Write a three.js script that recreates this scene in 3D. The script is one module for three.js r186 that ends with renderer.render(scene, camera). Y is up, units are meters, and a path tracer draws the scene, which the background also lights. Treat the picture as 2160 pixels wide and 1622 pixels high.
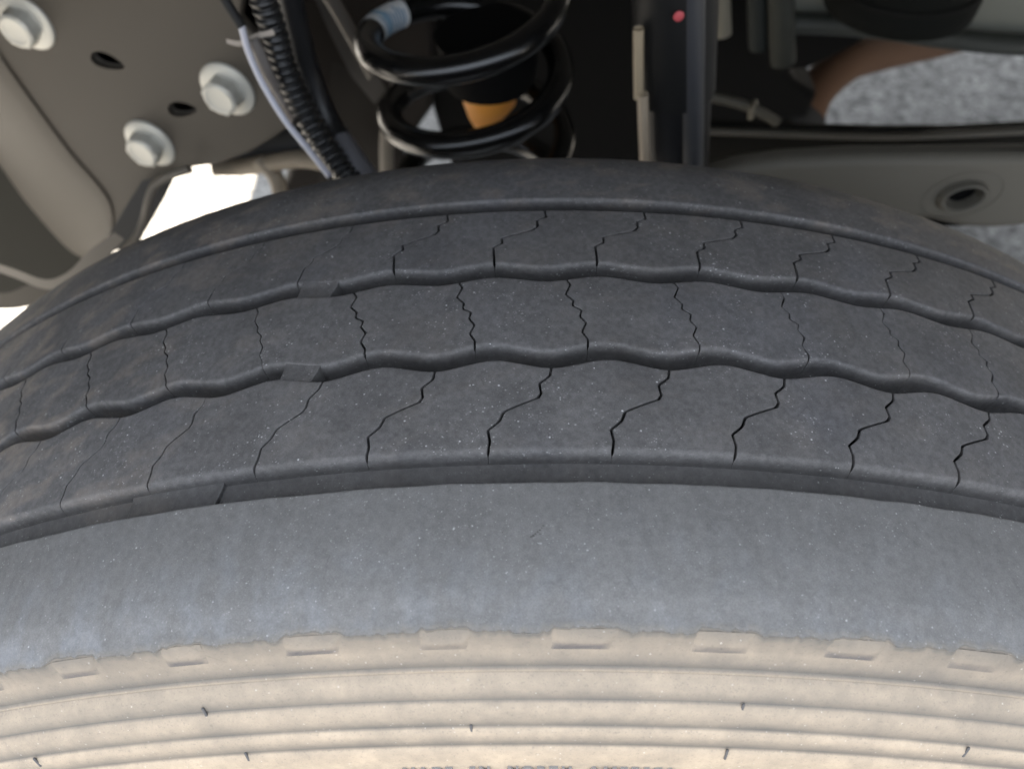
import * as THREE from 'three';
import { mergeGeometries } from 'three/addons/utils/BufferGeometryUtils.js';
import { FontLoader } from 'three/addons/loaders/FontLoader.js';
import { TextGeometry } from 'three/addons/geometries/TextGeometry.js';

// ---------------------------------------------------------------- camera, sky, sun, exposure
const scene = new THREE.Scene();
const YO = 0.4;                                            // height of the wheel centre
const camera = new THREE.PerspectiveCamera(49.336, 4 / 3, 0.01, 400);
const CP = new THREE.Vector3(0.006355, 0.587373 + YO, 0.172587);
const CX = new THREE.Vector3(0.99902209, -0.04323827, -0.00923663), CY = new THREE.Vector3(0.01926061, 0.61363965, -0.78935126), CZ = new THREE.Vector3(0.03979815, 0.78840144, 0.61387236);
camera.position.copy(CP);
camera.quaternion.setFromRotationMatrix(new THREE.Matrix4().makeBasis(CX, CY, CZ));
camera.focus = 0.235;
camera.userData.fStop = 11;
scene.add(camera);
camera.updateMatrixWorld();

const renderer = new THREE.WebGLRenderer({ antialias: true });
renderer.setSize(1024, 768);
renderer.toneMapping = THREE.LinearToneMapping;
renderer.toneMappingExposure = 8.4;
renderer.shadowMap.enabled = true;

const SUN = new THREE.Vector3(-0.45, 0.75, -0.5).normalize();
{
  const W = 256, H = 128, d = new Float32Array(W * H * 4);
  for (let j = 0; j < H; j++) for (let i = 0; i < W; i++) {
    const el = ((j + 0.5) / H - 0.5) * Math.PI, az = ((i + 0.5) / W - 0.5) * 2 * Math.PI;
    const dir = [Math.cos(el) * Math.cos(az), Math.sin(el), Math.cos(el) * Math.sin(az)];
    const up = Math.max(0, dir[1]), h = Math.pow(1 - up, 3), k = 1 / 1;
    const c = Math.max(0, dir[0] * SUN.x + dir[1] * SUN.y + dir[2] * SUN.z), g = 0.45 * Math.pow(c, 4);
    const o = (j * W + i) * 4;
    d[o] = k * (0.33 * (1 - h) + 0.2 * h + g); d[o + 1] = k * (0.365 * (1 - h) + 0.212 * h + g * 0.96); d[o + 2] = k * (0.415 * (1 - h) + 0.23 * h + g * 0.9); d[o + 3] = 1;
  }
  const t = new THREE.DataTexture(d, W, H, THREE.RGBAFormat, THREE.FloatType);
  t.mapping = THREE.EquirectangularReflectionMapping; t.magFilter = THREE.LinearFilter; t.minFilter = THREE.LinearFilter; t.needsUpdate = true;
  scene.background = t; scene.environment = t;
}
const sun = new THREE.DirectionalLight(0xfff0da, 4.2);
sun.position.copy(SUN).multiplyScalar(8); sun.castShadow = true;
sun.shadow.camera.left = sun.shadow.camera.bottom = -5; sun.shadow.camera.right = sun.shadow.camera.top = 5; sun.shadow.camera.far = 30;
sun.shadow.mapSize.set(2048, 2048);
scene.add(sun, sun.target);

// ---------------------------------------------------------------- helpers
let seed = 12345;
const rnd = () => { seed = (seed + 0x6d2b79f5) | 0; let t = Math.imul(seed ^ (seed >>> 15), 1 | seed); t = (t + Math.imul(t ^ (t >>> 7), 61 | t)) ^ t; return ((t ^ (t >>> 14)) >>> 0) / 4294967296; };
const lerp = (a, b, t) => a + (b - a) * t, clamp = (x, a = 0, b = 1) => Math.min(b, Math.max(a, x)), sst = (a, b, x) => { const t = clamp((x - a) / (b - a)); return t * t * (3 - 2 * t); };
const hash = (x, y) => { let h = Math.imul(x, 374761393) ^ Math.imul(y, 668265263); h = Math.imul(h ^ (h >>> 13), 1274126177); return ((h ^ (h >>> 16)) >>> 0) / 4294967296; };
const vn = (x, y) => { const i = Math.floor(x), j = Math.floor(y), f = x - i, g = y - j, u = f * f * (3 - 2 * f), v = g * g * (3 - 2 * g); return lerp(lerp(hash(i, j), hash(i + 1, j), u), lerp(hash(i, j + 1), hash(i + 1, j + 1), u), v); };
const fbm = (x, y, n = 4) => { let s = 0, a = 0.5, t = 0; for (let k = 0; k < n; k++) { s += a * vn(x, y); t += a; a *= 0.5; x = x * 2.03 + 17.1; y = y * 2.03 + 5.7; } return s / t; };
const enc = (v) => { v = clamp(v); return 255 * (v <= 0.0031308 ? 12.92 * v : 1.055 * Math.pow(v, 1 / 2.4) - 0.055); };
function colorTex(W, H, f) {            // f(i, j, out) fills linear colours
  const d = new Float32Array(W * H * 3), o = [0, 0, 0];
  for (let j = 0; j < H; j++) for (let i = 0; i < W; i++) { f(i, j, o); d.set(o, (j * W + i) * 3); }
  return { W, H, d };
}
function finishTex(p) {
  const b = new Uint8Array(p.W * p.H * 4);
  for (let k = 0; k < p.W * p.H; k++) { for (let c = 0; c < 3; c++) b[k * 4 + c] = enc(p.d[k * 3 + c]); b[k * 4 + 3] = 255; }
  const t = new THREE.DataTexture(b, p.W, p.H); t.colorSpace = THREE.SRGBColorSpace; t.magFilter = t.minFilter = THREE.LinearFilter;
  t.wrapS = t.wrapT = THREE.MirroredRepeatWrapping; t.needsUpdate = true; return t;
}
function grayTex(W, H, f, wrap = THREE.RepeatWrapping) {
  const b = new Uint8Array(W * H * 4);
  for (let j = 0; j < H; j++) for (let i = 0; i < W; i++) { const v = 255 * clamp(f(i, j)), k = (j * W + i) * 4; b[k] = b[k + 1] = b[k + 2] = v; b[k + 3] = 255; }
  const t = new THREE.DataTexture(b, W, H); t.magFilter = t.minFilter = THREE.LinearFilter; t.wrapS = t.wrapT = wrap; t.needsUpdate = true; return t;
}
function splat(p, x, y, r, col, a) {    // a soft grain of dust
  for (let j = Math.floor(y - r - 1); j <= y + r + 1; j++) for (let i = Math.floor(x - r - 1); i <= x + r + 1; i++) {
    if (i < 0 || j < 0 || i >= p.W || j >= p.H) continue;
    const w = a * clamp(r + 0.5 - Math.hypot(i - x, j - y)), k = (j * p.W + i) * 3;
    if (w > 0) for (let c = 0; c < 3; c++) p.d[k + c] = lerp(p.d[k + c], col[c], w);
  }
}
const lin = (r, g, b) => new THREE.Color().setRGB(r, g, b);
const std = (c, roughness, extra = {}) => new THREE.MeshPhysicalMaterial({ color: lin(...c), roughness, metalness: 0, side: THREE.DoubleSide, ...extra });
const used = {};
const numbered = (n) => { const k = used[n] = (used[n] ?? -1) + 1; return k ? n + '_' + String(k).padStart(3, '0') : n; };
function mesh(name, geo, m, parent) { const o = new THREE.Mesh(geo, m); o.name = parent ? name : numbered(name); o.castShadow = o.receiveShadow = true; (parent || scene).add(o); return o; }
function thing(name, label, category, group) { const o = new THREE.Group(); o.name = numbered(name); o.userData = { label, category }; if (group) o.userData.group = group; scene.add(o); return o; }
function tag(o, label, category, group) { Object.assign(o.userData, { label, category }); if (group) o.userData.group = group; return o; }
// a measured direction of the photograph, met with the plane z = const
const F = 1765.83;
const dirOf = (px, py) => new THREE.Vector3().addScaledVector(CX, (px - 1080) / F).addScaledVector(CY, -(py - 811) / F).addScaledVector(CZ, -1);
function at(px, py, z) { const d = dirOf(px, py); return new THREE.Vector3().copy(CP).addScaledVector(d, (z - CP.z) / d.z); }
function frame(O, n) {                  // an upright plane through O with normal n
  n = n.clone().normalize(); const e1 = new THREE.Vector3(0, 1, 0).cross(n).normalize(), e2 = n.clone().cross(e1);
  const M = new THREE.Matrix4().makeBasis(e1, e2, n).setPosition(O);
  const on = (px, py) => { const d = dirOf(px, py), t = O.clone().sub(CP).dot(n) / d.dot(n), X = CP.clone().addScaledVector(d, t); return new THREE.Vector2(X.clone().sub(O).dot(e1), X.sub(O).dot(e2)); };
  return { M, on, n, e1, e2, O };
}
const curve = (pts) => new THREE.CatmullRomCurve3(pts.map((p) => (p.isVector3 ? p : at(...p))), false, 'centripetal');
const tube = (pts, r, n = 60, m = 14) => new THREE.TubeGeometry(pts.isCurve || pts.getPointAt ? pts : curve(pts), n, r, m, false);
function loft(rows) {                   // rows of Vector3, equal lengths
  const nr = rows.length, nc = rows[0].length, p = [], uv = [], ix = [];
  rows.forEach((r, j) => r.forEach((v, i) => { p.push(v.x, v.y, v.z); uv.push(i / (nc - 1), j / (nr - 1)); }));
  for (let j = 0; j < nr - 1; j++) for (let i = 0; i < nc - 1; i++) { const a = j * nc + i; ix.push(a, a + 1, a + nc, a + 1, a + nc + 1, a + nc); }
  const g = new THREE.BufferGeometry(); g.setAttribute('position', new THREE.Float32BufferAttribute(p, 3)); g.setAttribute('uv', new THREE.Float32BufferAttribute(uv, 2)); g.setIndex(ix); g.computeVertexNormals(); return g;
}
const box = (w, h, d, x, y, z) => new THREE.BoxGeometry(w, h, d).translate(x, y, z);

// ---------------------------------------------------------------- tyre numbers
const R0 = 0.4, KC = 0.65477, DA = 0.08469;
const rOf = (z) => R0 - KC * z * z;
const P3 = (th, z, r) => new THREE.Vector3(r * Math.sin(th), r * Math.cos(th), z);
const ARC = 0.66;                                         // the part of the tyre built block by block
// profile of the outer sidewall, from the shoulder edge inwards (z, r); riser = 1 where a step's nose rolls over
const SIDE = [[0.0955, 0.39245, 0], [0.0961, 0.3913, 0], [0.0968, 0.3893, 0], [0.0982, 0.3862, 0.1], [0.0994, 0.3838, 0.5], [0.1001, 0.3822, 0.9], [0.1002, 0.3813, 1], [0.1001, 0.3809, 1],
  [0.1008, 0.3806, 0.5], [0.1013, 0.3802, 0], [0.1009, 0.3797, 0.7], [0.1014, 0.3792, 0.1], [0.1032, 0.3782, 0], [0.1047, 0.3769, 0.3], [0.1057, 0.3754, 0.7], [0.1061, 0.3744, 0.9], [0.1061, 0.3739, 1],
  [0.1071, 0.3735, 0], [0.1083, 0.3726, 0.1], [0.1096, 0.3706, 0.4], [0.1103, 0.3688, 0.8], [0.1105, 0.3678, 1], [0.1105, 0.3671, 1],
  [0.1113, 0.3667, 0], [0.1123, 0.3656, 0.2], [0.1130, 0.3636, 0.6], [0.1133, 0.3618, 0.9], [0.1132, 0.3603, 1],
  [0.1139, 0.3598, 0], [0.1147, 0.3586, 0], [0.1157, 0.3552, 0], [0.1166, 0.3486, 0], [0.1185, 0.341, 0], [0.1225, 0.32, 0.1], [0.1245, 0.3, 0.1], [0.1225, 0.275, 0.1], [0.114, 0.248, 0.1], [0.1, 0.226, 0.1], [0.086, 0.216, 0.1]];
const sideLen = [0]; for (let i = 1; i < SIDE.length; i++) sideLen.push(sideLen[i - 1] + Math.hypot(SIDE[i][0] - SIDE[i - 1][0], SIDE[i][1] - SIDE[i - 1][1]));
const SH_W = 0.0382;                                      // arc length of the outer shoulder rib, edge to sidewall
// ragged border between black shoulder and dusty sidewall
const blockAt = (i) => 0.0345 + i * 0.0872 + 0.004 * (hash(i + 50, 1) - 0.5), blockHalf = (i) => 0.0185 + 0.004 * (hash(i + 50, 2) - 0.5);
const ragged = (th) => { const i = Math.round((th - 0.0345) / 0.0872), c = Math.abs(th - blockAt(i) - 0.003), w = blockHalf(i); return 0.0013 * (fbm(th * 70 + 40, 3.3, 3) - 0.5) + 0.0007 * (vn(th * 330, 9) - 0.5) - 0.0011 * sst(w * 1.25, w * 0.8, c) + 0.0004; };

// ---------------------------------------------------------------- rubber materials
const TW = 2048, TH = 860, MX = 0.53 / TW;                 // 0.26 mm a texel
const treadTex = colorTex(TW, TH, (i, j, o) => {
  const x = (i / TW - 0.5) * 0.53, z = (j / TH - 0.5) * 0.22;
  const a = fbm(x * 60 + 7, z * 60 + 3, 5), f = fbm(x * 700, z * 700, 3), g = hash(i, j);
  let v = 0.064 * (0.76 + 0.46 * a) * (0.7 + 0.6 * f) * (0.86 + 0.28 * g);
  const w = clamp((fbm(x * 90 + z * 50, z * 150 - 20, 4) - 0.5) * 5);            // brown road dust lies in drawn-out smears
  const far = clamp(0.12 + sst(-0.05, -0.22, x) * 0.85 + sst(-0.035, -0.07, z) * 0.6);
  const m = w * far * (0.25 + 0.75 * fbm(x * 420, z * 420, 2));
  const b = clamp((fbm(x * 35 + 90, z * 35, 3) - 0.45) * 2) * 0.3;                 // faint blue bloom
  o[0] = lerp(v * (1.03 - 0.08 * b), 0.2, m * 0.5); o[1] = lerp(v * (0.985 - 0.0 * b), 0.16, m * 0.5); o[2] = lerp(v * (0.98 + 0.2 * b), 0.126, m * 0.5);
});
for (let k = 0; k < 19000; k++) {
  const x = rnd() * TW, y = rnd() * TH, c = fbm(x / 60, y / 60, 2); if (rnd() > sst(0.35, 0.75, c) + 0.12) continue;
  const n = rnd() < 0.25 ? 2 + Math.floor(rnd() * 5) : 1;
  for (let q = 0; q < n; q++) { const s = Math.pow(rnd(), 5); splat(treadTex, x + (rnd() - 0.5) * 14 * (n > 1), y + (rnd() - 0.5) * 14 * (n > 1), 0.15 + 0.7 * s, [0.66, 0.66, 0.66], 0.14 + 0.8 * rnd() * rnd()); }
}
for (let k = 0; k < 160; k++) {                           // fine scratches
  let x = rnd() * TW, y = rnd() * TH; const a = rnd() * 6.28, l = 5 + rnd() * 22; const dk = rnd() < 0.5;
  for (let q = 0; q < l; q++) splat(treadTex, x + Math.cos(a) * q, y + Math.sin(a) * q * 0.7, 0.35, dk ? [0.012, 0.012, 0.012] : [0.12, 0.115, 0.11], 0.35);
}
const SW = 2048, SHH = 512, SSPAN = 0.125;                 // outer shoulder and sidewall: v runs along the profile from the shoulder edge
const prof = (s) => { s = clamp(s, 0, sideLen[sideLen.length - 1] - 1e-6); let i = 0; while (sideLen[i + 1] < s) i++; const t = (s - sideLen[i]) / (sideLen[i + 1] - sideLen[i]); return [0, 1, 2].map((c) => lerp(SIDE[i][c], SIDE[i + 1][c], t)); };
const sideTex = colorTex(SW, SHH, (i, j, o) => {
  const x = (i / SW - 0.5) * 0.53, s = (j + 0.5) / SHH * SSPAN, th = x / R0, e = SH_W + ragged(th), g = hash(i, j + 5000);
  if (s < e) {
    const a = fbm(x * 50 + 30, s * 50, 5), f = fbm(x * 650, s * 650, 3);
    let v = 0.086 * (0.92 + 0.16 * a) * (0.84 + 0.32 * f) * (0.94 + 0.12 * fbm(x * 420, s * 60 + 9, 2)) * (0.88 + 0.24 * g);
    const up = sst(0.004, 0.036, s);
    const b = clamp((fbm(x * 150 - s * 60 + 3, s * 95 + x * 90, 5) - 0.44) * 2.4) * (0.2 + 0.8 * up) * (0.35 + 0.65 * sst(0.15, -0.2, x));     // chalky blue bloom towards the edge
    v *= 1 + 0.62 * up * (0.6 + 0.4 * sst(0.2, -0.3, x));  // painted light: shoulder brightens towards the sidewall and the left
    const m = 0.55 * sst(0.0022, 0.0, e - s) * fbm(x * 500, s * 500, 2);
    o[0] = lerp(v * (1.0 + 0.2 * b), 0.18, m); o[1] = lerp(v * (0.972 + 0.25 * b), 0.155, m); o[2] = lerp(v * (0.955 + 0.33 * b), 0.12, m);
  } else {
    const q = prof(s - SH_W), rise = q[2], a = fbm(x * 45, s * 90 + 50, 4), f = fbm(x * 500 + 9, s * 500, 3);
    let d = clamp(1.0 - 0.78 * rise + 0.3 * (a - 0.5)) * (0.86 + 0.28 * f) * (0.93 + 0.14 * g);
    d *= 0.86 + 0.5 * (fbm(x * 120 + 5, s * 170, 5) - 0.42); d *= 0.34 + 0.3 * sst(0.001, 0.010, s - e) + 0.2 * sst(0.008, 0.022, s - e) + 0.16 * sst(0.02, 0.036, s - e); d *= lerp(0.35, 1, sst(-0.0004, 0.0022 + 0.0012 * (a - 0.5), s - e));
    if (vn(i * 0.55, j * 0.9) > 0.87) d *= 0.75;                                     // open pores in the dust
    o[0] = lerp(0.072, 0.36, d); o[1] = lerp(0.071, 0.293, d); o[2] = lerp(0.07, 0.22, d);
  }
});
for (let k = 0; k < 9500; k++) {
  const x = rnd() * SW, y = rnd() * SHH * 0.31, c = fbm(x / 70, y / 40, 2); if (rnd() > sst(0.3, 0.75, c) + 0.15) continue;
  const s = Math.pow(rnd(), 6); splat(sideTex, x, y, 0.12 + 0.6 * s, [0.6, 0.6, 0.6], 0.1 + 0.65 * rnd() * rnd());
}
for (let k = 0; k < 2600; k++) splat(sideTex, rnd() * SW, SHH * (0.32 + 0.4 * rnd()), 0.2 + 0.5 * rnd(), rnd() < 0.8 ? [0.13, 0.115, 0.1] : [0.75, 0.72, 0.68], 0.25 + 0.35 * rnd());
const scratch = (x, s, l, a, c, w) => { for (let q = 0; q < l; q++) splat(sideTex, (x / 0.53 + 0.5) * SW + Math.cos(a) * q, s / SSPAN * SHH + Math.sin(a) * q, 0.3, c, w); };
for (let k = 0; k < 260; k++) scratch((rnd() - 0.5) * 0.5, rnd() * 0.03, 8 + rnd() * 30, 1.1 + rnd() * 0.9, rnd() < 0.5 ? [0.06, 0.06, 0.06] : [0.15, 0.15, 0.155], 0.16);
for (let k = 0; k < 120; k++) scratch((rnd() - 0.5) * 0.5, rnd() * 0.037, 6 + rnd() * 20, rnd() * 3.14, rnd() < 0.5 ? [0.03, 0.03, 0.03] : [0.16, 0.16, 0.17], 0.3);
const dab = (th, s, r, c, w) => splat(sideTex, (th * R0 / 0.53 + 0.5) * SW, s / SSPAN * SHH, r, c, w);
for (const [th, s, r] of [[0.0126, 0.0124, 0.7], [0.0115, 0.0130, 0.6], [0.0105, 0.0136, 0.9], [0.009, 0.0141, 0.8], [0.0105, 0.0146, 0.6], [0.0075, 0.0146, 0.9], [0.0062, 0.0151, 1.1], [0.0048, 0.0154, 0.9], [-0.0136, 0.0141, 0.5]]) dab(th, s, r, [0.018, 0.015, 0.013], 0.85);
for (let q = 0; q < 26; q++) dab(-0.222 + q * 0.0009, 0.0392 + q * 0.00022, 0.5, [0.1, 0.09, 0.075], 0.55);
for (let q = 0; q < 18; q++) dab(-0.13 + q * 0.0006, 0.0400 + q * 0.00012, 0.4, [0.14, 0.125, 0.11], 0.5);
for (let q = 0; q < 30; q++) dab(0.11 + q * 0.0012, 0.006 + q * 0.00017, 0.3, [0.05, 0.05, 0.05], 0.5);
const grain = grayTex(512, 512, (i, j) => 0.5 + 0.35 * (hash(i, j) - 0.5) + 0.6 * (fbm(i / 7, j / 7, 3) - 0.5));
grain.repeat.set(8, 3.3);
const rubberM = std([1, 1, 1], 0.72, { map: finishTex(treadTex), bumpMap: grain, bumpScale: 0.00009, specularIntensity: 0.65 });
const sideGrain = grain.clone(); sideGrain.repeat.set(8, 1.9); sideGrain.needsUpdate = true;
const sideM = std([1, 1, 1], 0.72, { map: finishTex(sideTex), bumpMap: sideGrain, bumpScale: 0.00009, specularIntensity: 0.6 });
const darkRubber = std([0.035, 0.034, 0.034], 0.75);
const nibM = std([0.07, 0.068, 0.07], 0.7);
const uTread = (th, z) => [th * R0 / 0.53 + 0.5, z / 0.22 + 0.5];
const uSide = (th, s) => [th * R0 / 0.53 + 0.5, s / SSPAN];

// a sheet over (angle, row): fn(a, b) -> [theta, z, r, u, v]
function sheet(na, nb, fn, closeA = false) {
  const p = [], uv = [], ix = [], co = [];
  for (let b = 0; b <= nb; b++) for (let a = 0; a <= na; a++) { const q = fn(a / na, b, a), k = q[5] ?? 1; co.push(k, k, k); p.push(q[2] * Math.sin(q[0]), q[2] * Math.cos(q[0]), q[1]); uv.push(q[3], q[4]); }
  for (let b = 0; b < nb; b++) for (let a = 0; a < na; a++) { const k = b * (na + 1) + a; ix.push(k, k + na + 1, k + 1, k + 1, k + na + 1, k + na + 2); }
  const g = new THREE.BufferGeometry(); g.setAttribute('position', new THREE.Float32BufferAttribute(p, 3)); g.setAttribute('uv', new THREE.Float32BufferAttribute(uv, 2)); g.setAttribute('color', new THREE.Float32BufferAttribute(co, 3)); g.setIndex(ix); g.computeVertexNormals(); return g;
}
const black = (d) => lerp(1, 0.46, sst(0.0005, 0.0032, d));  // shade painted into the rubber colour, deepening down the groove walls
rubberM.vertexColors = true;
const blockM = sideM.clone(); blockM.vertexColors = true;
const tri = (x) => { x = ((x % 1) + 1) % 1; const t = 1 - 4 * Math.abs(x - 0.5); return -t * 1.0; };   // +1 at whole numbers
const wave = (th, ph) => { const x = (th - ph) / DA; let s = 0; for (const k of [-0.11, -0.055, 0, 0.055, 0.11]) s += tri(x + k); return s / 5 / 0.86; };
const DEP = 0.0082;
const NEAR = [[-1.0, 0], [-0.55, -0.05], [-0.2, -0.2], [0.1, -0.5], [0.3, -1.0], [0.5, -1.9], [0.7, -3.4], [0.9, -5.2], [1.2, -7.0], [1.9, -8.0]];

// ---------------------------------------------------------------- the tyre
const tyre = thing('tyre', 'worn black truck tyre with dusty tan sidewall, filling the lower picture', 'tyre');
tyre.position.set(0, YO, 0);
// ribs between the grooves: far edge, near edge, the sipes that cut them into blocks
const dev = (pts) => { const [a0, z0] = pts[0], [a1, z1] = pts[pts.length - 1]; return pts.map(([a, z]) => { const t = (z - z0) / (z1 - z0); return [t, a - lerp(a0, a1, t)]; }); };
const RIBS = [
  { ns: 2.2, far: (th) => 0.0189 + 0.0018 * wave(th, 0.0208), near: () => 0.0478,
    tmpl: dev([[0.021, 0.0207], [0.0192, 0.0235], [0.012, 0.0265], [0.0119, 0.0298], [0.0094, 0.0315], [-0.0115, 0.0368], [-0.0148, 0.0396], [-0.022, 0.0423], [-0.0218, 0.0454], [-0.0243, 0.0492]]),
    up: [-0.3251, -0.2456, -0.1493, -0.0643, 0.0205, 0.1058, 0.1918, 0.2785, 0.3635], lo: [-0.3609, -0.2795, -0.1926, -0.1088, -0.0242, 0.0603, 0.1444, 0.2293, 0.3125], i0: -4,
    width: (i, t) => (i <= -4 ? 0.26 : i === -3 ? (t > 0.16 ? 0.46 : 0.05) : i === -2 ? 0.55 : 0.68) },
  { far: (th) => -0.0155 + 0.0013 * wave(th, 0.0187), near: (th) => 0.0127 + 0.0018 * wave(th, 0.0185),
    tmpl: dev([[0.0336, -0.0148], [0.0362, -0.0124], [0.0334, -0.0086], [0.0383, -0.0054], [0.0378, -0.0033], [0.0435, -0.0009], [0.0425, 0.0014], [0.0464, 0.0045], [0.0439, 0.0076], [0.0475, 0.011], [0.0476, 0.0145]]),
    up: [-0.3918, -0.3087, -0.2216, -0.1368, -0.0508, 0.0341, 0.1191, 0.206, 0.2937, 0.3804], lo: [-0.3685, -0.2878, -0.2021, -0.1197, -0.036, 0.0478, 0.1308, 0.2151, 0.2992, 0.381], i0: -4,
    width: (i, t) => (i <= -3 ? 0.34 : i === -2 ? (t < 0.75 ? 0.22 : 0.03) : i <= 1 ? 0.55 : i === 2 ? 0.42 : 0.16 + 0.42 * Math.pow(Math.abs(Math.sin(t * 12.5 + i)), 3)) },
  { far: () => -0.0497, near: (th) => -0.0222 + 0.0013 * wave(th, 0.0175),
    tmpl: dev([[0.0182, -0.0493], [0.0181, -0.0456], [0.0113, -0.0441], [0.0106, -0.041], [0.0069, -0.039], [-0.0155, -0.0343], [-0.0157, -0.0316], [-0.0223, -0.0293], [-0.0235, -0.0228], [-0.0244, -0.0197]]),
    up: [-0.318, -0.234, -0.1499, -0.0661, 0.0182, 0.1032, 0.1882, 0.2737, 0.3601, 0.4475], lo: [-0.3558, -0.2747, -0.1902, -0.1059, -0.0233, 0.0594, 0.1429, 0.2254, 0.3099, 0.3944], i0: -4,
    width: (i, t) => (i <= -3 ? (t > 0.8 ? 0.4 : 0.04) : i === -2 ? (t > 0.72 ? 0.4 : 0.09 + 0.25 * Math.max(0, Math.sin(t * 20))) : 0.72) },
];
for (const rib of RIBS) {
  const n = rib.up.length, ends = (i) => { const k = i - rib.i0; if (k < 0) return [rib.up[0] + k * DA, rib.lo[0] + k * DA]; if (k >= n) return [rib.up[n - 1] + (k - n + 1) * DA, rib.lo[n - 1] + (k - n + 1) * DA]; return [rib.up[k], rib.lo[k]]; };
  const line = (i, t) => { const [a, b] = ends(i); let q = 0; const T = rib.tmpl; while (q < T.length - 2 && T[q + 1][0] < t) q++; const u = clamp((t - T[q][0]) / (T[q + 1][0] - T[q][0]), -0.3, 1.3); const amp = i <= -2 ? 0.75 : 1.25; return lerp(a, b, t) + amp * lerp(T[q][1], T[q + 1][1], u); };
  const first = -7, last = 7;
  // the plain remainder of the rib, out of sight round the back of the tyre
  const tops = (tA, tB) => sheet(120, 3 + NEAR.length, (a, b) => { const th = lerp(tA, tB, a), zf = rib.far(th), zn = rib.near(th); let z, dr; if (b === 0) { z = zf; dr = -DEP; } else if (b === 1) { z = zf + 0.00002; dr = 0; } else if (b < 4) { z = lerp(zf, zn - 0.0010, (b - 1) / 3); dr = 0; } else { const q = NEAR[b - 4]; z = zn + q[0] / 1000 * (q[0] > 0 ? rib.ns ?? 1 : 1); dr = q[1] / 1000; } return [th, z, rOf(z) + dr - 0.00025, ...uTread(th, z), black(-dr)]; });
  const thA = Math.min(ends(last)[0], ends(last)[1]) - 0.02, thB = Math.max(ends(first)[0], ends(first)[1]) + 2 * Math.PI + 0.02;
  const body = mesh('tread_rib', tops(thA, thB), rubberM, tyre);
  const NT = 44, NA = 16, NR = NT + NEAR.length + 2;
  for (let i = first; i < last; i++) {
    const ph = i * 7.3, wob = 0.00012;
    const span = 0.028, edge = (k, t, side, cl) => { const sl = (line(k, t + 0.02) - line(k, t - 0.02)) / 0.04 * R0 / span; return line(k, t) + side * 0.0005 * (rib.width(k, clamp(t)) * cl * Math.min(1.7, Math.hypot(1, sl)) + 0.02) / R0; };
    const pt = (u, b, drop) => {
      // row b: far wall, far edge, top, rounded near wall
      let t, z, dr; const zz = (th) => [rib.far(th), rib.near(th)];
      let th = lerp(line(i, 0.5), line(i + 1, 0.5), u);
      for (let it = 0; it < 3; it++) {
        const [zf, zn] = zz(th);
        if (b === 0) { z = zf - 0.0001; dr = -DEP; } else if (b === 1) { z = zf; dr = -0.0003; } else if (b < NT + 2) { z = lerp(zf + 0.00025, zn - 0.0010, (b - 2) / (NT - 1) * (1 - 1 / NT)); dr = 0; } else { const q = NEAR[b - NT - 2]; z = zn + q[0] / 1000 * (q[0] > 0 ? rib.ns ?? 1 : 1); dr = q[1] / 1000; }
        t = (z - zf) / (zn + 0.0014 - zf);
        const tc = clamp(t, -0.01, 1.05);
        const cl = b < NT + 2 ? 1 : 1 - sst(0.0007, 0.0016, -dr);
        th = lerp(edge(i, tc, 1, cl), edge(i + 1, tc, -1, cl), u);
      }
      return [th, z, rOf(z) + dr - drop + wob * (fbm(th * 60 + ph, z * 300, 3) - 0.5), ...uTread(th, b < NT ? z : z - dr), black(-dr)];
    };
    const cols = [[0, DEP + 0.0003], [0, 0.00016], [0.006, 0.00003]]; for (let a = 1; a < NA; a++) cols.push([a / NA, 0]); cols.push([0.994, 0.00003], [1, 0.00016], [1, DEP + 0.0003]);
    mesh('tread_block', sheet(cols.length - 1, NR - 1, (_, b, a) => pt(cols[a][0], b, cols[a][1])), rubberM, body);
  }
}
// groove floors, colour darkened to paint in the shade
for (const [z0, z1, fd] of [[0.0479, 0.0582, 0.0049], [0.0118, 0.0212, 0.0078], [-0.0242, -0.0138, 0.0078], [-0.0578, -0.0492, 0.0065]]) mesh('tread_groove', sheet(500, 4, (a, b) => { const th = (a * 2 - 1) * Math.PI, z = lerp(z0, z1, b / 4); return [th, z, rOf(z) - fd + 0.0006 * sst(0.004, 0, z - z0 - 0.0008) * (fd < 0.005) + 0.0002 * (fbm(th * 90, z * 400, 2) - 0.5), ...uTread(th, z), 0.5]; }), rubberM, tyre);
mesh('tread_base', sheet(300, 6, (a, b) => { const th = a * 2 * Math.PI, z = lerp(-0.06, 0.06, b / 6); return [th, z, rOf(z) - 0.0084, ...uTread(th, z)]; }), darkRubber, tyre);
// wear bars that bridge the grooves at one angle, shade painted into their colour
const bar = (a0, a1, zn, zf, drop, d0 = 0, tone = 0.76) => {
  const cols = [[0, 0.009], [0, 0.0001], [0.01, 0]]; for (let q = 1; q < 12; q++) cols.push([q / 12, 0]); cols.push([0.99, 0], [1, 0.0001], [1, 0.009]);
  return sheet(cols.length - 1, 8, (_, b, a) => { const z0 = zn(lerp(a0, a1, cols[a][0])), z1 = zf(lerp(a0, a1, cols[a][0])), z = lerp(z0, z1, b / 8), sl = lerp(0.0015, -0.0015, b / 8), th = lerp(a0 + sl, a1 + sl * 2.6, cols[a][0]); return [th, z, rOf(z) - lerp(d0, drop, sst(-0.02, 0.3, b / 8)) - cols[a][1] - 0.00025 * Math.sin(Math.PI * b / 8) + 0.0001 * (fbm(th * 200, z * 900, 2) - 0.5), ...uTread(th, z), cols[a][1] > 0.001 ? 0.45 : tone]; });
};
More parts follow.
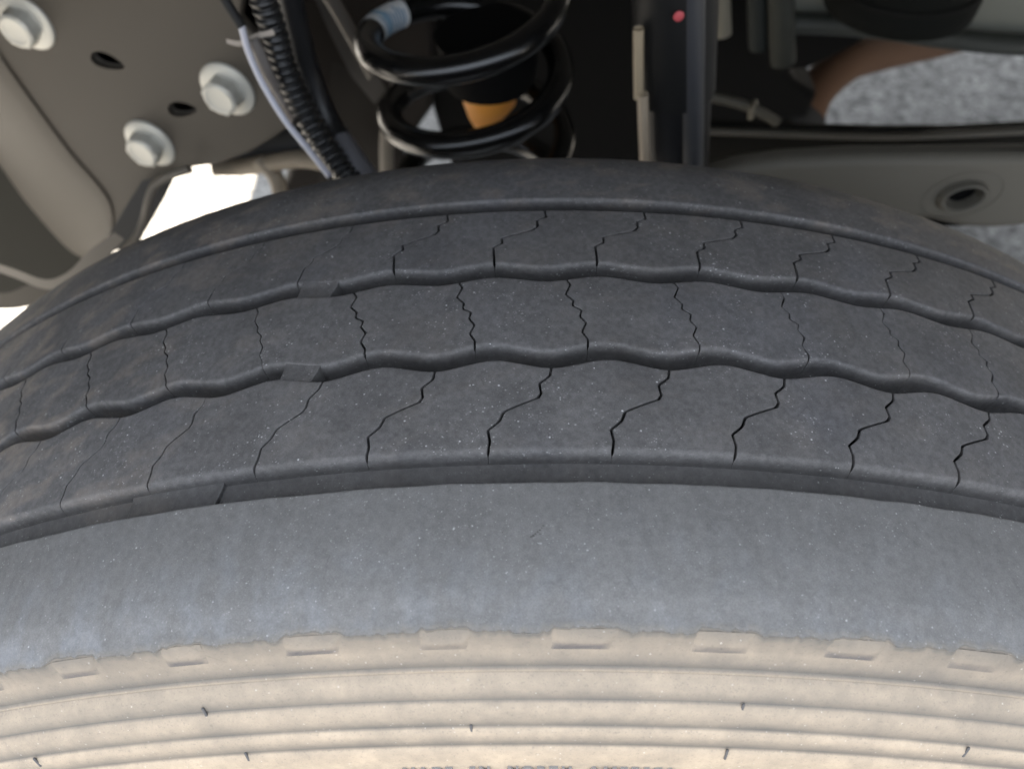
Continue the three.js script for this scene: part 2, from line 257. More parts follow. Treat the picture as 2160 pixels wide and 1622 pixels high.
mesh('wear_bar', bar(-0.1838, -0.1562, (t) => RIBS[1].near(t) - 0.0012, (t) => RIBS[0].far(t) + 0.0003, 0.00022), rubberM, tyre);
mesh('wear_bar', bar(-0.186, -0.155, (t) => RIBS[2].near(t) - 0.0006, (t) => RIBS[1].far(t) + 0.0003, 0.00055), rubberM, tyre);
mesh('wear_bar', bar(-0.297, -0.221, () => 0.0481, () => 0.0577, 0.0034, 0.0027, 0.52), rubberM, tyre);
// shoulder ribs
{
  const N = 900;
  const edge = (th) => 0.0576 + 0.00035 * (fbm(th * 38, 2, 3) - 0.5) * 2;
  const rows = [[-0.0001, -0.0062], [0, -0.0004], [0.0001, -0.0001], [0.0006, 0]]; for (let k = 1; k <= 22; k++) rows.push([lerp(0.0006, 0.0379, k / 22), 0]);
  const shoulder = (A0, A1, n) => sheet(n, rows.length + 1, (a, b) => {
    const th = lerp(A0, A1, a), e = edge(th); let z, r;
    if (b < rows.length) { z = lerp(e + rows[b][0], 0.0576 + rows[b][0], clamp(rows[b][0] / 0.01)); r = rOf(z) + rows[b][1] - 0.0015 * sst(0.085, 0.0962, z); r += 0.00025 * (fbm(th * 45, z * 140, 3) - 0.5); if (b === rows.length - 1) { z += ragged(th) * 0.8; r -= ragged(th) * 0.4 + 0.0001; } }
    else { z = 0.0957 + ragged(th) * 0.8 - (b === rows.length + 1 ? 0.0016 : 0); r = (b === rows.length ? 0.39205 : 0.3905); }
    return [th, z, r, ...uSide(th, b < rows.length ? Math.max(0, z - 0.0576) * 1.012 : 0.0386)];
  });
  mesh('shoulder_rib', shoulder(-ARC, ARC, N), sideM, tyre);
  const rest = shoulder(ARC, 2 * Math.PI - ARC, 160);
  const near = NEAR.map(([a, d]) => [-0.0562 + a / 1000, d / 1000]);
  const far = [...near.reverse().map(([z, d]) => [z, rOf(z) + d]), [-0.062, rOf(0.062)], [-0.068, rOf(0.068)], [-0.074, 0.3962], [-0.078, 0.3949], [-0.082, 0.3934], [-0.086, 0.3916], [-0.09, 0.3893], [-0.094, 0.3864], [-0.098, 0.3828], [-0.102, 0.378]];
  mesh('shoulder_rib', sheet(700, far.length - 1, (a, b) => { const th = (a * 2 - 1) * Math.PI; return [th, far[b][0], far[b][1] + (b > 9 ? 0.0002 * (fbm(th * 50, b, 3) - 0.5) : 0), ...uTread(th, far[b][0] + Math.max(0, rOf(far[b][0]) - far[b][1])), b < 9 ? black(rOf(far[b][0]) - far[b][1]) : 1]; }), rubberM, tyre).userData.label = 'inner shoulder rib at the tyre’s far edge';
  // outer sidewall
  const M = 900, sh = (A0, A1, n) => sheet(n, SIDE.length - 1, (a, b) => { const th = lerp(A0, A1, a), q = SIDE[b], w = b < 2 ? ragged(th) * 0.6 : 0; return [th, q[0] - 0.0003 * (b === 0) + w, q[1] - w * 0.3 + 0.00012 * (fbm(th * 80, b * 0.7, 3) - 0.5), ...uSide(th, SH_W + sideLen[b])]; });
  const side = mesh('sidewall', mergeGeometries([sh(-ARC, ARC, M), sh(ARC, 2 * Math.PI - ARC, 200)]), sideM, tyre);
  side.userData.label = 'outer sidewall caked with tan dust';
  mesh('shoulder_rib', rest, sideM, side).name = 'shoulder_remainder';
  const inn = [[-0.102, 0.378], [-0.109, 0.368], [-0.117, 0.35], [-0.1245, 0.3], [-0.114, 0.248], [-0.1, 0.226], [-0.086, 0.216], [-0.08, 0.222], [-0.1, 0.26], [-0.112, 0.31], [-0.1, 0.36], [-0.06, 0.384], [0.06, 0.384], [0.09, 0.36], [0.105, 0.31], [0.095, 0.26], [0.08, 0.222], [0.086, 0.216]];
  mesh('inner_sidewall', sheet(160, inn.length - 1, (a, b) => [a * 2 * Math.PI, inn[b][0], inn[b][1], 0, 0]), darkRubber, tyre);
  // raised buttress blocks under the ragged edge
  const at2 = (th, s, up) => { const q = prof(s), q2 = prof(s + 0.0004), dz = q2[0] - q[0], dr = q2[1] - q[1], l = Math.hypot(dz, dr); return [q[0] - dr / l * up, q[1] + dz / l * up]; };
  for (let i = -8; i <= 8; i++) {
    const c = blockAt(i), w = blockHalf(i), hgt = 0.0062 + 0.0006 * hash(i + 50, 3), up = 0.0003 + 0.0005 * hash(i + 50, 4), slant = 0.006 * (hash(i + 50, 5) - 0.35);
    const cols = [[0, -0.3], [0.05, 0.02], [0.1, 0.25], [0.17, 0.7], [0.25, 0.95], [0.35, 1], [0.65, 1], [0.8, 1], [0.88, 0.8], [0.94, 0.3], [1, -0.3]], rws = [[-0.0006, -0.6], [0.0006, -0.1], [0.0018, 0.45], [0.0028, 0.9], [hgt - 0.0030, 1], [hgt - 0.0026, 0.93], [hgt - 0.0017, 0.55], [hgt - 0.0007, 0.14], [hgt, -0.25]];
    const bg = sheet(cols.length - 1, rws.length - 1, (_, b, a) => { const s = 0.0004 + rws[b][0], th = c + (cols[a][0] - 0.5) * 2 * w + slant * (1 - rws[b][0] / hgt) + 0.0006 * (hash(b, i) - 0.5), e = Math.min(cols[a][1], rws[b][1]); const [z, r] = at2(th, Math.max(s, 0.0001), up * e); return [th, z, r, ...uSide(th, SH_W + 0.0014 + s)]; });
    const wear = [0, 0, 0, 0, 0.12, 0.45, 0.85, 1, 0.8, 0], ends = [0.2, 0.45, 0.8, 1, 1, 1, 1, 0.95, 0.75, 0.4, 0.2], col = []; const k0 = 0.55 + 0.45 * hash(i + 50, 6);
    for (let b = 0; b < rws.length; b++) for (let a = 0; a < cols.length; a++) { const w = wear[b] * ends[a] * k0 * (0.75 + 0.5 * hash(a, b + i * 7 + 99)); col.push(lerp(1, 0.4, Math.min(1, w)), lerp(1, 0.44, Math.min(1, w)), lerp(1, 0.56, Math.min(1, w))); }
    bg.setAttribute('color', new THREE.Float32BufferAttribute(col, 3)); mesh('raised_block', bg, blockM, side);
  }
  // vent nibs left from the mould
  const nib = (px, py, l) => {
    const d = dirOf(px, py); let t = 0.15, X; for (; t < 0.4; t += 0.0002) { X = CP.clone().addScaledVector(d, t); X.y -= YO; const r = Math.hypot(X.x, X.y); if (X.z < 0.1) continue; let k = 0; while (k < SIDE.length - 2 && SIDE[k + 1][1] > r) k++; const q = (r - SIDE[k][1]) / (SIDE[k + 1][1] - SIDE[k][1] || 1); if (X.z < lerp(SIDE[k][0], SIDE[k + 1][0], q)) break; }
    const th = Math.atan2(X.x, X.y), r = Math.hypot(X.x, X.y);
    const g = new THREE.CapsuleGeometry(0.0004, l * 1.7, 3, 6).rotateX(-0.42).translate(0, r - l * 0.3, X.z + 0.0006).rotateZ(-th);
    mesh('vent_nib', g, nibM, side);
  };
  for (const [x, y, l] of [[430, 1496, 0.0014], [994, 1532, 0.0016], [1567, 1488, 0.0016], [2040, 1580, 0.0018], [1533, 1585, 0.0018], [520, 1590, 0.0015], [76, 1602, 0.0018]]) nib(x, y, l);
  // lettering: only its upper edge is in view
  const font = await new FontLoader().loadAsync('fonts/droid/droid_sans_bold.typeface.json');
  const parts = []; let ang = -0.098; const text = 'MADE IN NORTH AMERICA', SZ = 0.0034, R1 = 0.3509;
  for (const ch of text) {
    const g = new TextGeometry(ch, { font, size: SZ, depth: 0.0008, curveSegments: 3, bevelEnabled: false }); g.computeBoundingBox();
    const w = ch === ' ' ? 0.0038 : g.boundingBox.max.x + 0.00058;
    if (ch !== ' ') parts.push(g.deleteAttribute('uv').translate(0, -SZ, -0.0003).rotateX(-0.22).translate(0, R1, 0.11655).rotateZ(-ang));
    ang += w / R1;
  }
  mesh('lettering', mergeGeometries(parts), std([0.2, 0.19, 0.18], 0.8), side);
}

// ---------------------------------------------------------------- ground and truck shell
const grd = colorTex(1024, 1024, (i, j, o) => { const a = fbm(i / 90, j / 90, 3), s = vn(i / 5, j / 5), s2 = vn(i / 10 + 80, j / 10); let v = 0.26 * (0.8 + 0.4 * a) * (0.15 + 0.9 * s + 0.75 * s2); const t = hash(Math.floor(i / 6), Math.floor(j / 6) + 77); if (t > 0.93) v *= 1.45; o[0] = v * 1.01; o[1] = v; o[2] = v * 0.97; });
const grdT = finishTex(grd); grdT.wrapS = grdT.wrapT = THREE.RepeatWrapping; grdT.repeat.set(160, 160);
const ground = mesh('ground', new THREE.PlaneGeometry(160, 160).rotateX(-Math.PI / 2), std([1, 1, 1], 0.9, { map: grdT, bumpMap: grdT, bumpScale: 0.003 }));
ground.userData.kind = 'structure';

const paint = std([0.12, 0.12, 0.125], 0.35, { clearcoat: 1, clearcoatRoughness: 0.1 }), under = std([0.03, 0.03, 0.03], 0.8), blackPl = std([0.009, 0.009, 0.009], 0.6, { specularIntensity: 0.5 });
{
  const b = thing('truck_body', 'truck body and black underside above the tyre', 'truck body');
  const X0 = -0.87, X1 = 3.2, Z0 = -2.0, Z1 = 0.045, H = 2.1;
  const s = new THREE.Shape(); s.moveTo(X0, 0.55); s.lineTo(-0.61, 0.55); s.lineTo(-0.61, 0.4); s.absarc(0, 0.4, 0.61, Math.PI, 0, true); s.lineTo(0.61, 0.55); s.lineTo(X1, 0.5); s.lineTo(X1, H); s.lineTo(X0, H); s.closePath();
  mesh('side_panel', new THREE.ExtrudeGeometry(s, { depth: 0.03, bevelEnabled: true, bevelSize: 0.004, bevelThickness: 0.004, bevelSegments: 2, curveSegments: 48 }).translate(0, 0, Z1 - 0.03), paint, b);
  mesh('floor_panel', box(X1 - X0 - 0.06, 0.05, Z1 - Z0 - 0.05, (X0 + X1) / 2, 1.08, (Z0 + Z1) / 2 - 0.012), under, b);
  mesh('rear_panel', box(0.03, H - 0.55, Z1 - Z0 - 0.09, X0 + 0.02, (H + 0.55) / 2, (Z0 + Z1) / 2 - 0.015), paint, b);
  mesh('front_panel', box(0.03, H - 0.5, Z1 - Z0 - 0.09, X1 - 0.02, (H + 0.5) / 2, (Z0 + Z1) / 2 - 0.015), paint, b);
  mesh('side_panel', box(X1 - X0, H - 0.6, 0.03, (X0 + X1) / 2, (H + 0.6) / 2, Z0 - 0.02), paint, b);
  mesh('roof_panel', box(X1 - X0, 0.03, Z1 - Z0 - 0.04, (X0 + X1) / 2, H + 0.02, (Z0 + Z1) / 2 - 0.01), paint, b);
}

// ---------------------------------------------------------------- chassis parts behind the tyre
const plateM = std([0.056, 0.048, 0.038], 0.55, { specularIntensity: 0.5 }), armM = std([0.1, 0.092, 0.076], 0.6, { specularIntensity: 0.6 }), gloss = std([0.003, 0.003, 0.003], 0.24, { clearcoat: 0.12, clearcoatRoughness: 0.15 });
const zinc = std([0.5, 0.485, 0.43], 0.4, { metalness: 0.15 }), shadeM = std([0.004, 0.004, 0.004], 0.9, { specularIntensity: 0.1 });  // near-black colour that paints the shade inside holes
const V2 = (x, y) => new THREE.Vector2(x, y);

{ // bracket with three bolts
  const b = thing('mounting_bracket', 'grey stamped steel bracket with three zinc bolts, top left behind the tyre', 'bracket');
  const fr = frame(at(480, 187, -0.25), new THREE.Vector3(-0.25, 0, 0.97));
  const poly = [[-120, -120], [520, -120], [500, 40], [560, 110], [640, 210], [625, 250], [575, 285], [520, 318], [455, 343], [400, 350], [345, 366], [318, 395], [302, 430], [270, 470], [236, 505], [232, 430], [150, 330], [40, 180], [-60, 30]];
  const s = new THREE.Shape(poly.map((p) => fr.on(...p)));
  const slot = (cx, cy, a, w, h) => { const pts = []; for (let k = 0; k < 20; k++) { const t = k / 20 * 6.283, x = Math.cos(t) * w, y = Math.sin(t) * h * (1 - 0.35 * Math.cos(t)); pts.push(fr.on(cx + x * Math.cos(a) - y * Math.sin(a), cy + x * Math.sin(a) + y * Math.cos(a))); } s.holes.push(new THREE.Path(pts)); };
  slot(226, 130, 0.35, 38, 15); slot(384, 231, 0.05, 31, 15);
  mesh('plate', new THREE.ExtrudeGeometry(s, { depth: 0.003, bevelEnabled: true, bevelSize: 0.0015, bevelThickness: 0.0015, bevelSegments: 3 }).translate(0, 0, -0.0045).applyMatrix4(fr.M), plateM, b);
  const bp = [[-120, -120], [520, -120], [600, 200], [520, 285], [400, 320], [300, 350], [235, 400], [40, 150], [-60, 10]];
  mesh('slot_shade_sheet', new THREE.ShapeGeometry(new THREE.Shape(bp.map((p) => fr.on(...p)))).translate(0, 0, -0.03).applyMatrix4(fr.M), shadeM, b);  // black sheet added behind the slots to paint their shade
  mesh('side_web', loft([[[300, 380], [345, 372], [374, 362]], [[255, 450], [318, 440], [345, 420]], [[205, 540], [255, 525], [305, 490]]].map((r) => r.map((p) => at(p[0], p[1], -0.262)))), under, b);
  // flange folded towards the wheel
  const P = (px, py, dz) => { const v = fr.on(px, py); const X = fr.O.clone().addScaledVector(fr.e1, v.x).addScaledVector(fr.e2, v.y); const d = X.clone().sub(CP); return CP.clone().addScaledVector(d, 1 - dz); };
  const rows = [[[-70, 20], [30, 165], [145, 322], [228, 424], [236, 500]], [[-95, 60], [15, 190], [128, 345], [212, 440], [226, 512]], [[-130, 110], [-10, 230], [95, 375], [185, 470], [212, 524]], [[-170, 190], [-40, 300], [60, 430], [150, 520], [192, 540]], [[-190, 240], [-50, 335], [45, 455], [140, 545], [180, 556]]];
  const dz = [0.004, 0.004, -0.02, -0.07, -0.1];
  const fl = rows.map((r, j) => new THREE.CatmullRomCurve3(r.map((p) => P(p[0], p[1], dz[j]))).getPoints(24));
  mesh('flange', loft(fl), plateM, b);
  mesh('strut', loft([[[-60, 538], [30, 568], [95, 590], [140, 575], [185, 530], [240, 490]], [[-60, 556], [25, 584], [95, 610], [155, 600], [205, 560], [262, 505]]].map((r) => new THREE.CatmullRomCurve3(r.map((p) => at(p[0], p[1], -0.18))).getPoints(20))), std([0.15, 0.13, 0.105], 0.5), b);
  mesh('gusset', loft([[[-60, 612], [10, 618], [50, 604], [80, 592]], [[-60, 648], [15, 652], [80, 640], [150, 600]]].map((r) => new THREE.CatmullRomCurve3(r.map((p) => at(p[0], p[1], -0.19))).getPoints(16))), plateM, b);
  mesh('web', loft([[[-60, 200], [60, 330], [160, 450], [260, 500]], [[-60, 640], [60, 635], [130, 610], [230, 545]]].map((r) => new THREE.CatmullRomCurve3(r.map((p) => at(p[0], p[1], -0.335))).getPoints(16))), std([0.03, 0.029, 0.024], 0.8, { specularIntensity: 0.3 }), b);  // dark sheet painting the shaded hollow behind the flange
  mesh('inner_edge', tube([[258, 530, -0.235], [288, 500, -0.238], [303, 465, -0.243], [312, 425, -0.246], [325, 392, -0.249], [348, 374, -0.25], [400, 356, -0.25]], 0.0028, 40, 10), std([0.13, 0.112, 0.088], 0.5), b);
  // bolts
  const bolt = (px, py, turn) => {
    const v = fr.on(px, py), M = fr.M.clone().multiply(new THREE.Matrix4().makeTranslation(v.x, v.y, 0)).multiply(new THREE.Matrix4().makeRotationX(Math.PI / 2));
    const B = new THREE.Group(); B.name = 'bolt'; b.add(B);
    mesh('washer_flange', new THREE.LatheGeometry([V2(0.0001, 0.0034), V2(0.0095, 0.0034), V2(0.0135, 0.0024), V2(0.0158, 0.0017), V2(0.0165, 0.0009), V2(0.0165, -0.001)], 40).applyMatrix4(M), zinc, B);
    const hx = new THREE.CylinderGeometry(0.0106, 0.0112, 0.0078, 6, 1).rotateY(turn).translate(0, 0.0072, 0), tp = new THREE.LatheGeometry([V2(0.0001, 0.0113), V2(0.0066, 0.0113), V2(0.0070, 0.0119), V2(0.0082, 0.0120), V2(0.0096, 0.0112), V2(0.0101, 0.0100)], 36);
    mesh('hex_head', mergeGeometries([hx.toNonIndexed(), tp.toNonIndexed()]).applyMatrix4(M), zinc, B);
  };
  bolt(480, 187, 0.2); bolt(316, 301, 0.5); bolt(56, 46, 0.35);
}

// wire, hoses
const wire = thing('sensor_wire', 'thin pale grey wire running down beside the bracket', 'wire');
mesh('bare_wire', tube([[508, 52, -0.19], [524, 110, -0.19], [556, 180, -0.188], [600, 252, -0.182], [650, 315, -0.172], [695, 372, -0.16]], 0.00165), std([0.42, 0.42, 0.47], 0.45), wire);
mesh('black_sheath', tube([[450, -40, -0.195], [480, 10, -0.192], [509, 56, -0.19]], 0.0024, 30), blackPl, wire);
{
  const c = curve([[545, -30, -0.21], [575, 60, -0.21], [598, 140, -0.21], [632, 215, -0.207], [668, 280, -0.2], [725, 360, -0.19], [765, 400, -0.18]]);
  const n = 220, T = c.computeFrenetFrames(n, false), rows = [];
  for (let i = 0; i <= n; i++) { const p = c.getPointAt(i / n), w = i / n * 26, r = 0.005 + 0.0018 * Math.pow(Math.abs(Math.sin(w * Math.PI)), 0.6), row = []; for (let k = 0; k <= 16; k++) { const a = k / 16 * 6.2832; row.push(p.clone().addScaledVector(T.normals[i], Math.cos(a) * r).addScaledVector(T.binormals[i], Math.sin(a) * r)); } rows.push(row); }
  tag(mesh('corrugated_hose', loft(rows), std([0.009, 0.009, 0.0095], 0.32)), 'black corrugated cable conduit between wire and smooth hose', 'conduit');
}
const hose = thing('brake_hose', 'smooth black hose with a grey end sleeve right of the corrugated conduit', 'hose');
mesh('hose_line', tube([[600, -40, -0.235], [622, 60, -0.235], [652, 165, -0.233], [690, 255, -0.225], [735, 330, -0.21], [775, 390, -0.195]], 0.0072), std([0.009, 0.009, 0.01], 0.4), hose);
mesh('end_sleeve', tube([[715, 300, -0.209], [738, 335, -0.2], [780, 392, -0.185]], 0.0078, 20), std([0.11, 0.11, 0.12], 0.55), hose);
{
  const k = thing('hose_clip', 'small tan metal clip holding the wire to the bracket', 'clip');
  mesh('clip_arm', loft([[[476, 82], [505, 86], [540, 70], [575, 62]], [[478, 92], [506, 98], [543, 82], [580, 74]]].map((r) => new THREE.CatmullRomCurve3(r.map((p) => at(p[0], p[1], -0.198))).getPoints(12))), std([0.32, 0.28, 0.24], 0.5), k);
  mesh('clip_band', tube([[530, 80, -0.197], [545, 110, -0.197], [562, 150, -0.197], [580, 182, -0.2]], 0.003, 24), std([0.14, 0.125, 0.115], 0.5), k);
}
tag(mesh('cable_guide', tube([[566, 140, -0.215], [580, 185, -0.215], [604, 225, -0.21], [625, 258, -0.2]], 0.0026, 24), std([0.14, 0.12, 0.105], 0.55)), 'thin brown guide strip between the pale wire and the conduit', 'guide strip');
{
  const g = thing('hanger_bracket', 'rusty tan pipe hanger just above the bright gap left of the tyre', 'bracket');
  const tan = std([0.2, 0.165, 0.12], 0.6);
  mesh('hanger_strap', tube([[450, 352, -0.3], [500, 352, -0.3], [560, 345, -0.29], [640, 335, -0.28], [720, 350, -0.27]], 0.006, 30), tan, g);
  mesh('hanger_lug', tube([[545, 335, -0.29], [580, 372, -0.285], [592, 410, -0.28]], 0.0055, 24), tan, g);
  mesh('hanger_pipe', tube([[480, 330, -0.315], [560, 310, -0.31], [640, 295, -0.3], [720, 300, -0.29]], 0.012, 30), under, g);
}
{ // diagonal strut and spring seat left of the coil
  const d = thing('diagonal_strut', 'dark diagonal strut with a tan highlight painted along its upper edge left of the coil spring', 'strut');
  const dk = std([0.05, 0.045, 0.04], 0.6);
  mesh('strut_highlight', tube([[660, -60, -0.34], [712, 20, -0.34], [760, 105, -0.335], [790, 160, -0.33]], 0.0048, 30), std([0.11, 0.095, 0.08], 0.55), d);  // lighter tube painting the highlight on the strut
  mesh('strut_web', loft([[[680, -60], [725, 20], [770, 110], [815, 190]], [[640, -60], [690, 60], [740, 160], [790, 220]]].map((r) => r.map((p) => at(p[0], p[1], -0.345)))), dk, d);
}
{
  const d = thing('spring_seat', 'dusty brown upright spring seat bracket left of the lower coil', 'bracket');
  const c1 = std([0.1, 0.088, 0.072], 0.65);
  mesh('upright', tube([[842, 180, -0.33], [822, 230, -0.33], [816, 290, -0.33], [815, 370, -0.33]], 0.0052, 30), c1, d);
  mesh('back_web', loft([[[826, 180], [812, 230], [806, 290], [800, 380]], [[700, 130], [690, 230], [680, 300], [670, 400]]].map((r) => r.map((p) => at(p[0], p[1], -0.36)))), std([0.02, 0.018, 0.016], 0.7, { specularIntensity: 0.3 }), d);
}

{ // coil spring
  const s = thing('coil_spring', 'glossy black coil spring with a paper sticker near its top turn', 'coil spring');
  const hel = (phi) => { const a = phi * Math.PI / 180, n = -phi / 360, r = 0.0529 + 0.0014 * n; return new THREE.Vector3(-0.034 + r * Math.cos(a) - 0.0032 * n, 0.3158 + YO + 0.0472 * n, -0.27 + r * Math.sin(a) + 0.0011 * n); };
  class Hel extends THREE.Curve { constructor(a, b) { super(); this.a = a; this.b = b; } getPoint(t, o = new THREE.Vector3()) { return o.copy(hel(lerp(this.a, this.b, t))); } }
  mesh('coil', new THREE.TubeGeometry(new Hel(760, -560), 420, 0.0076, 18), gloss, s);
  const cv = document.createElement('canvas'); cv.width = 256; cv.height = 128; const c = cv.getContext('2d'); c.fillStyle = '#dfe2e2'; c.fillRect(0, 0, 256, 128); c.fillStyle = '#5f86a8';
  for (let k = 0; k < 9; k++) { c.fillRect(30 + k * 23, 8 + (k % 3) * 5, 12, 112 - (k % 4) * 9); }
  c.fillStyle = '#8fb0c6'; c.fillRect(60, 0, 40, 128);
  const ct = new THREE.CanvasTexture(cv); ct.colorSpace = THREE.SRGBColorSpace;
  mesh('sticker', new THREE.TubeGeometry(new Hel(-172, -138), 30, 0.008, 24), std([0.8, 0.8, 0.8], 0.7, { map: ct }), s);
}
{ // bump stop in the middle of the spring
  const O = at(1030, 202, -0.285), pr = [[0.0001, -0.022], [0.006, -0.0215], [0.010, -0.016], [0.015, -0.006], [0.0175, 0.0], [0.0172, 0.004], [0.0195, 0.012], [0.02, 0.02], [0.018, 0.03], [0.014, 0.034]].map(([x, y]) => V2(x, y));
  const t = thing('bump_stop', 'orange rubber bump stop seen through the lower turn of the coil spring', 'bump stop'); t.position.copy(O);
  mesh('cushion', new THREE.LatheGeometry(pr, 40).rotateZ(-0.25), std([0.66, 0.27, 0.035], 0.55), t);
  mesh('cup', new THREE.CylinderGeometry(0.031, 0.027, 0.03, 30).translate(0.002, 0.0262, 0), std([0.004, 0.004, 0.004], 0.8, { specularIntensity: 0.15 }), t);
}
{ // shock absorber
  const s = thing('shock_absorber', 'upright black shock absorber with a small red paint dot', 'shock absorber');
  const top = at(1424, -60, -0.215), bot = at(1424, 330, -0.215); top.x = lerp(top.x, bot.x, 0.0);
  const ax = (t, dx = 0) => top.clone().lerp(bot, t).add(new THREE.Vector3(dx, 0, 0));
  mesh('dust_tube', new THREE.TubeGeometry(new THREE.LineCurve3(ax(-0.3), ax(0.6)), 4, 0.0205, 40), std([0.007, 0.007, 0.007], 0.5, { specularIntensity: 0.5 }), s);
  mesh('damper_body', new THREE.TubeGeometry(new THREE.LineCurve3(ax(0.6), ax(1.6)), 4, 0.0185, 40), std([0.007, 0.007, 0.008], 0.45, { specularIntensity: 0.5 }), s);
  const dpos = at(1432, 34, -0.1925); mesh('paint_dot', new THREE.SphereGeometry(0.0026, 16, 12).scale(0.9, 1, 0.35).rotateZ(-0.5).translate(dpos.x, dpos.y, dpos.z), std([0.42, 0.06, 0.07], 0.6), s);
  const flange = at(1462, 100, -0.2); mesh('highlight_strip', new THREE.TubeGeometry(new THREE.LineCurve3(at(1460, -60, -0.2), at(1460, 370, -0.2)), 2, 0.0062, 16), std([0.028, 0.029, 0.033], 0.5), s);  // added paler strip painting the highlight down the damper
}
{
  const p = thing('brake_pipe', 'narrow tan upright pipe in two lengths left of the shock absorber', 'pipe');
  mesh('upper_length', tube([[1347, 60, -0.2], [1347, 130, -0.2], [1348, 206, -0.2]], 0.0026, 20), std([0.3, 0.24, 0.16], 0.5), p);
  mesh('lower_length', tube([[1356, 198, -0.198], [1358, 270, -0.198], [1361, 350, -0.198]], 0.0028, 20), std([0.33, 0.27, 0.2], 0.5), p);
}
{ // rods right of the shock absorber
  tag(mesh('tan_rod', tube([[1520, -60, -0.36], [1522, 20, -0.36], [1524, 72, -0.36]], 0.0062, 20), std([0.15, 0.135, 0.1], 0.6)), 'short blurred tan rod hanging just right of the shock absorber', 'rod');
  tag(mesh('grey_rod', tube([[1598, -60, -0.4], [1600, 40, -0.4], [1602, 100, -0.4]], 0.0075, 20), std([0.022, 0.025, 0.023], 0.7, { specularIntensity: 0.4 })), 'dim grey rod between the tan rod and the frame rail', 'rod');
  const l = thing('stabiliser_link', 'thin brown stabiliser link rod with a clamp, right of the shock absorber', 'link rod');
  const br = std([0.05, 0.045, 0.033], 0.6);
  mesh('link_rod', tube([[1490, 202, -0.32], [1560, 218, -0.32], [1610, 240, -0.32], [1640, 258, -0.32]], 0.0036, 24), br, l);
  mesh('link_clamp', new THREE.TorusGeometry(0.005, 0.002, 10, 20).rotateY(1.2).translate(...at(1588, 232, -0.32).toArray()), std([0.12, 0.105, 0.075], 0.5), l);
}
{ // trailing arm with its pressed hole
  const t = thing('trailing_arm', 'grey pressed steel arm with one pierced hole, right behind the tyre', 'suspension arm');
  const fr = frame(at(1900, 410, -0.215), new THREE.Vector3(0.0, 0.16, 1));
  const s = new THREE.Shape([[1440, 420], [1500, 388], [1570, 370], [1650, 359], [1800, 352], [2260, 347], [2260, 456], [2110, 468], [2050, 466], [1980, 450], [1850, 440], [1600, 440]].map((p) => fr.on(...p)));
  const hole = []; for (let k = 0; k < 28; k++) { const a = -k / 28 * 6.283, ca = Math.cos(0.22), sa = Math.sin(-0.22); const x = 60 * Math.cos(a), y = 34 * Math.sin(a); hole.push(fr.on(2034 + x * ca - y * sa, 412 + x * sa + y * ca)); }
  s.holes.push(new THREE.Path(hole));
  mesh('arm_shell', new THREE.ExtrudeGeometry(s, { depth: 0.006, bevelEnabled: true, bevelSize: 0.006, bevelThickness: 0.006, bevelSegments: 6 }).translate(0, 0, -0.012).applyMatrix4(fr.M), armM, t);
  const c = fr.on(2030, 412), M = fr.M.clone().multiply(new THREE.Matrix4().makeTranslation(c.x, c.y, -0.003)).multiply(new THREE.Matrix4().makeRotationX(Math.PI / 2));
  mesh('hole_collar', new THREE.LatheGeometry([V2(0.028, 0.0034), V2(0.0245, -0.003), V2(0.0215, -0.005), V2(0.019, -0.001), V2(0.0168, 0.007), V2(0.0148, 0.0085), V2(0.0128, 0.007), V2(0.0112, 0.001), V2(0.0108, -0.004)], 40).scale(0.8, 1, 0.52).rotateY(0.2).applyMatrix4(M), armM, t);
  mesh('hole_shade_disc', new THREE.CircleGeometry(0.0112, 36).scale(0.8, 0.52, 1).rotateZ(0.2).translate(c.x, c.y, -0.0035).applyMatrix4(fr.M), shadeM, t);  // black disc, with the sheet below, paints the shade inside the hole
  mesh('inner_shade', new THREE.PlaneGeometry(0.06, 0.05).translate(c.x, c.y, -0.0065).applyMatrix4(fr.M), shadeM, t);
}
{ // dark beam with a bright upper lip
  const t = thing('cross_beam', 'dark crossbeam with a thin pipe on it, above the grey arm', 'beam');
  const prof2 = (pts, z) => pts.map((p) => at(p[0], p[1], z));
  mesh('beam_face', loft([prof2([[1380, 245], [1600, 257], [1850, 263], [2000, 263], [2260, 250]], -0.34), prof2([[1380, 250], [1600, 262], [1850, 268], [2000, 268], [2260, 255]], -0.325), prof2([[1380, 330], [1600, 330], [1850, 330], [2000, 330], [2260, 330]], -0.32), prof2([[1380, 420], [1600, 420], [1850, 420], [2000, 420], [2260, 420]], -0.32)]), std([0.008, 0.0075, 0.006], 0.7, { specularIntensity: 0.2 }), t);
  mesh('beam_pipe', tube([[1380, 272, -0.318], [1600, 280, -0.318], [1850, 287, -0.318], [1940, 286, -0.318], [2160, 276, -0.318], [2260, 272, -0.318]], 0.0028, 40), std([0.05, 0.045, 0.035], 0.5), t);
}
{ // exhaust pipe
  const t = thing('exhaust_pipe', 'rust brown exhaust pipe bending in front of the bright asphalt', 'exhaust pipe');
  mesh('pipe', tube([[1690, 280, -0.58], [1716, 200, -0.6], [1780, 136, -0.63], [1865, 108, -0.68], [1965, 88, -0.76], [2080, 62, -0.86]], 0.02, 60, 24), std([0.092, 0.046, 0.023], 0.9), t);
  mesh('joint_flange', tube([[1660, 262, -0.55], [1690, 222, -0.56]], 0.03, 8, 24), blackPl, t);
}
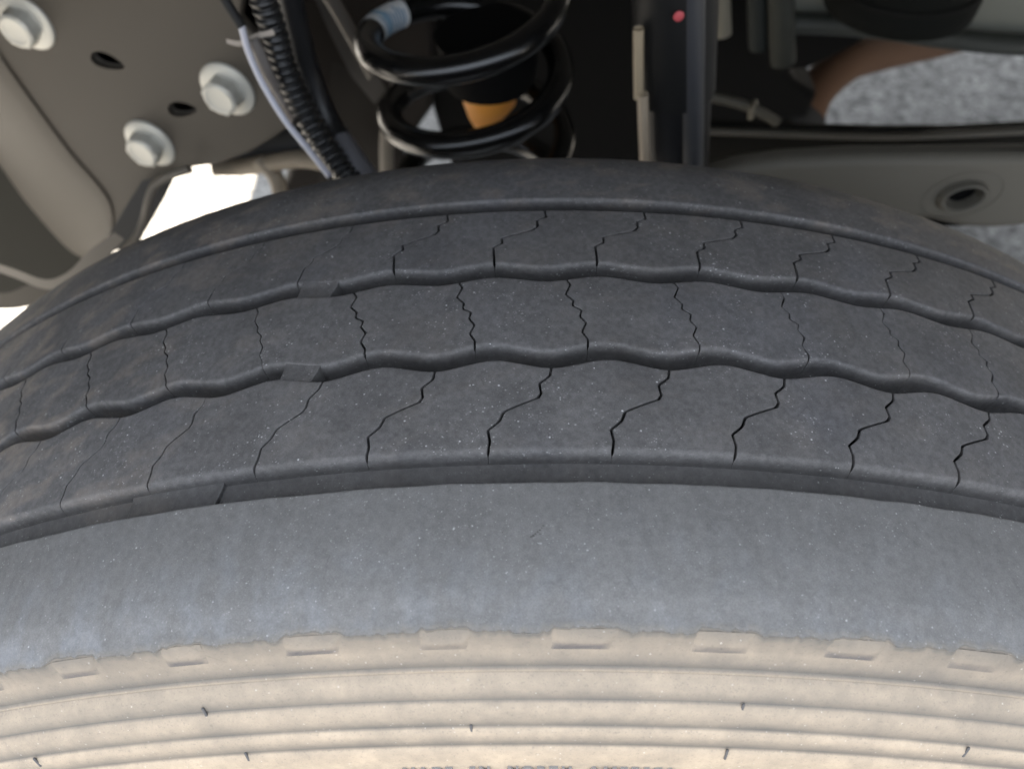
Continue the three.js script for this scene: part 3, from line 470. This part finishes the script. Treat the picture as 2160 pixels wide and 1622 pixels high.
{ // frame rail along the top right
  const t = thing('frame_rail', 'grey green frame rail with a dark lower lip across the top right', 'frame rail');
  const z = -0.42, rail = std([0.16, 0.165, 0.14], 0.65);
  mesh('web', loft([[[1655, -140], [1850, -140], [2300, -140]], [[1655, 40], [1850, 62], [2300, 110]]].map((r) => r.map((p) => at(p[0], p[1], z)))), rail, t);
  mesh('lower_lip', tube([[1640, 48, z + 0.01], [1760, 52, z + 0.01], [1860, 60, z + 0.012], [1960, 76, z + 0.012], [2080, 90, z + 0.012], [2300, 104, z + 0.012]], 0.0075, 50, 14), std([0.03, 0.033, 0.028], 0.6), t);
  mesh('post', tube([[1648, -60, z + 0.03], [1650, 60, z + 0.03], [1652, 130, z + 0.03]], 0.009, 20), std([0.035, 0.036, 0.03], 0.7, { specularIntensity: 0.4 }), t);
}
{
  const t = thing('rubber_mount', 'dark round rubber mount set against the grey green frame rail', 'mount');
  const O = at(1905, -26, -0.38); t.position.copy(O);
  mesh('mount_cup', new THREE.LatheGeometry([V2(0.001, -0.014), V2(0.04, -0.014), V2(0.049, -0.01), V2(0.05, 0.0), V2(0.047, 0.006), V2(0.046, 0.05)], 40), std([0.006, 0.0065, 0.0055], 0.8, { specularIntensity: 0.2 }), t);
  mesh('mount_ring', new THREE.TorusGeometry(0.0465, 0.0025, 10, 40).rotateX(Math.PI / 2).translate(0, 0.006, 0), std([0.008, 0.008, 0.007], 0.8, { specularIntensity: 0.2 }), t);
}
{ // dark tank and crossmember added to close the view behind the spring
  const t = thing('dark_backdrop', 'added black tank in the shadow behind spring and shock absorber', 'backdrop');
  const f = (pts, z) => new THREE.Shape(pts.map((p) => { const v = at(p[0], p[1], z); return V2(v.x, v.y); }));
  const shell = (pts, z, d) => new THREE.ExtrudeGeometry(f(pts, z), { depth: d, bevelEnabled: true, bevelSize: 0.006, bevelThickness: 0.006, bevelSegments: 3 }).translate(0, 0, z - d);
  mesh('backdrop_shell', shell([[905, -300], [1830, -300], [1830, 60], [1760, 100], [1700, 128], [1660, 130], [1648, 150], [1668, 178], [1705, 200], [1692, 232], [1645, 236], [1630, 262], [1600, 400], [985, 400], [950, 300], [928, 226]], -0.5, 0.3), std([0.005, 0.005, 0.005], 0.8, { specularIntensity: 0.15 }), t);  // near-black backdrop added for the dark space behind spring and damper
  const c = thing('backdrop_panel', 'added dark brown crossmember behind the hoses left of the coil spring', 'backdrop_panel');
  mesh('panel_shell', shell([[440, -300], [900, -300], [898, 218], [852, 285], [812, 400], [600, 420], [640, 330], [560, 290], [480, 240]], -0.46, 0.12), std([0.014, 0.012, 0.011], 0.8, { specularIntensity: 0.25 }), c);  // dark panel added as backdrop for the shaded space behind the hoses
}
renderer.render(scene, camera);
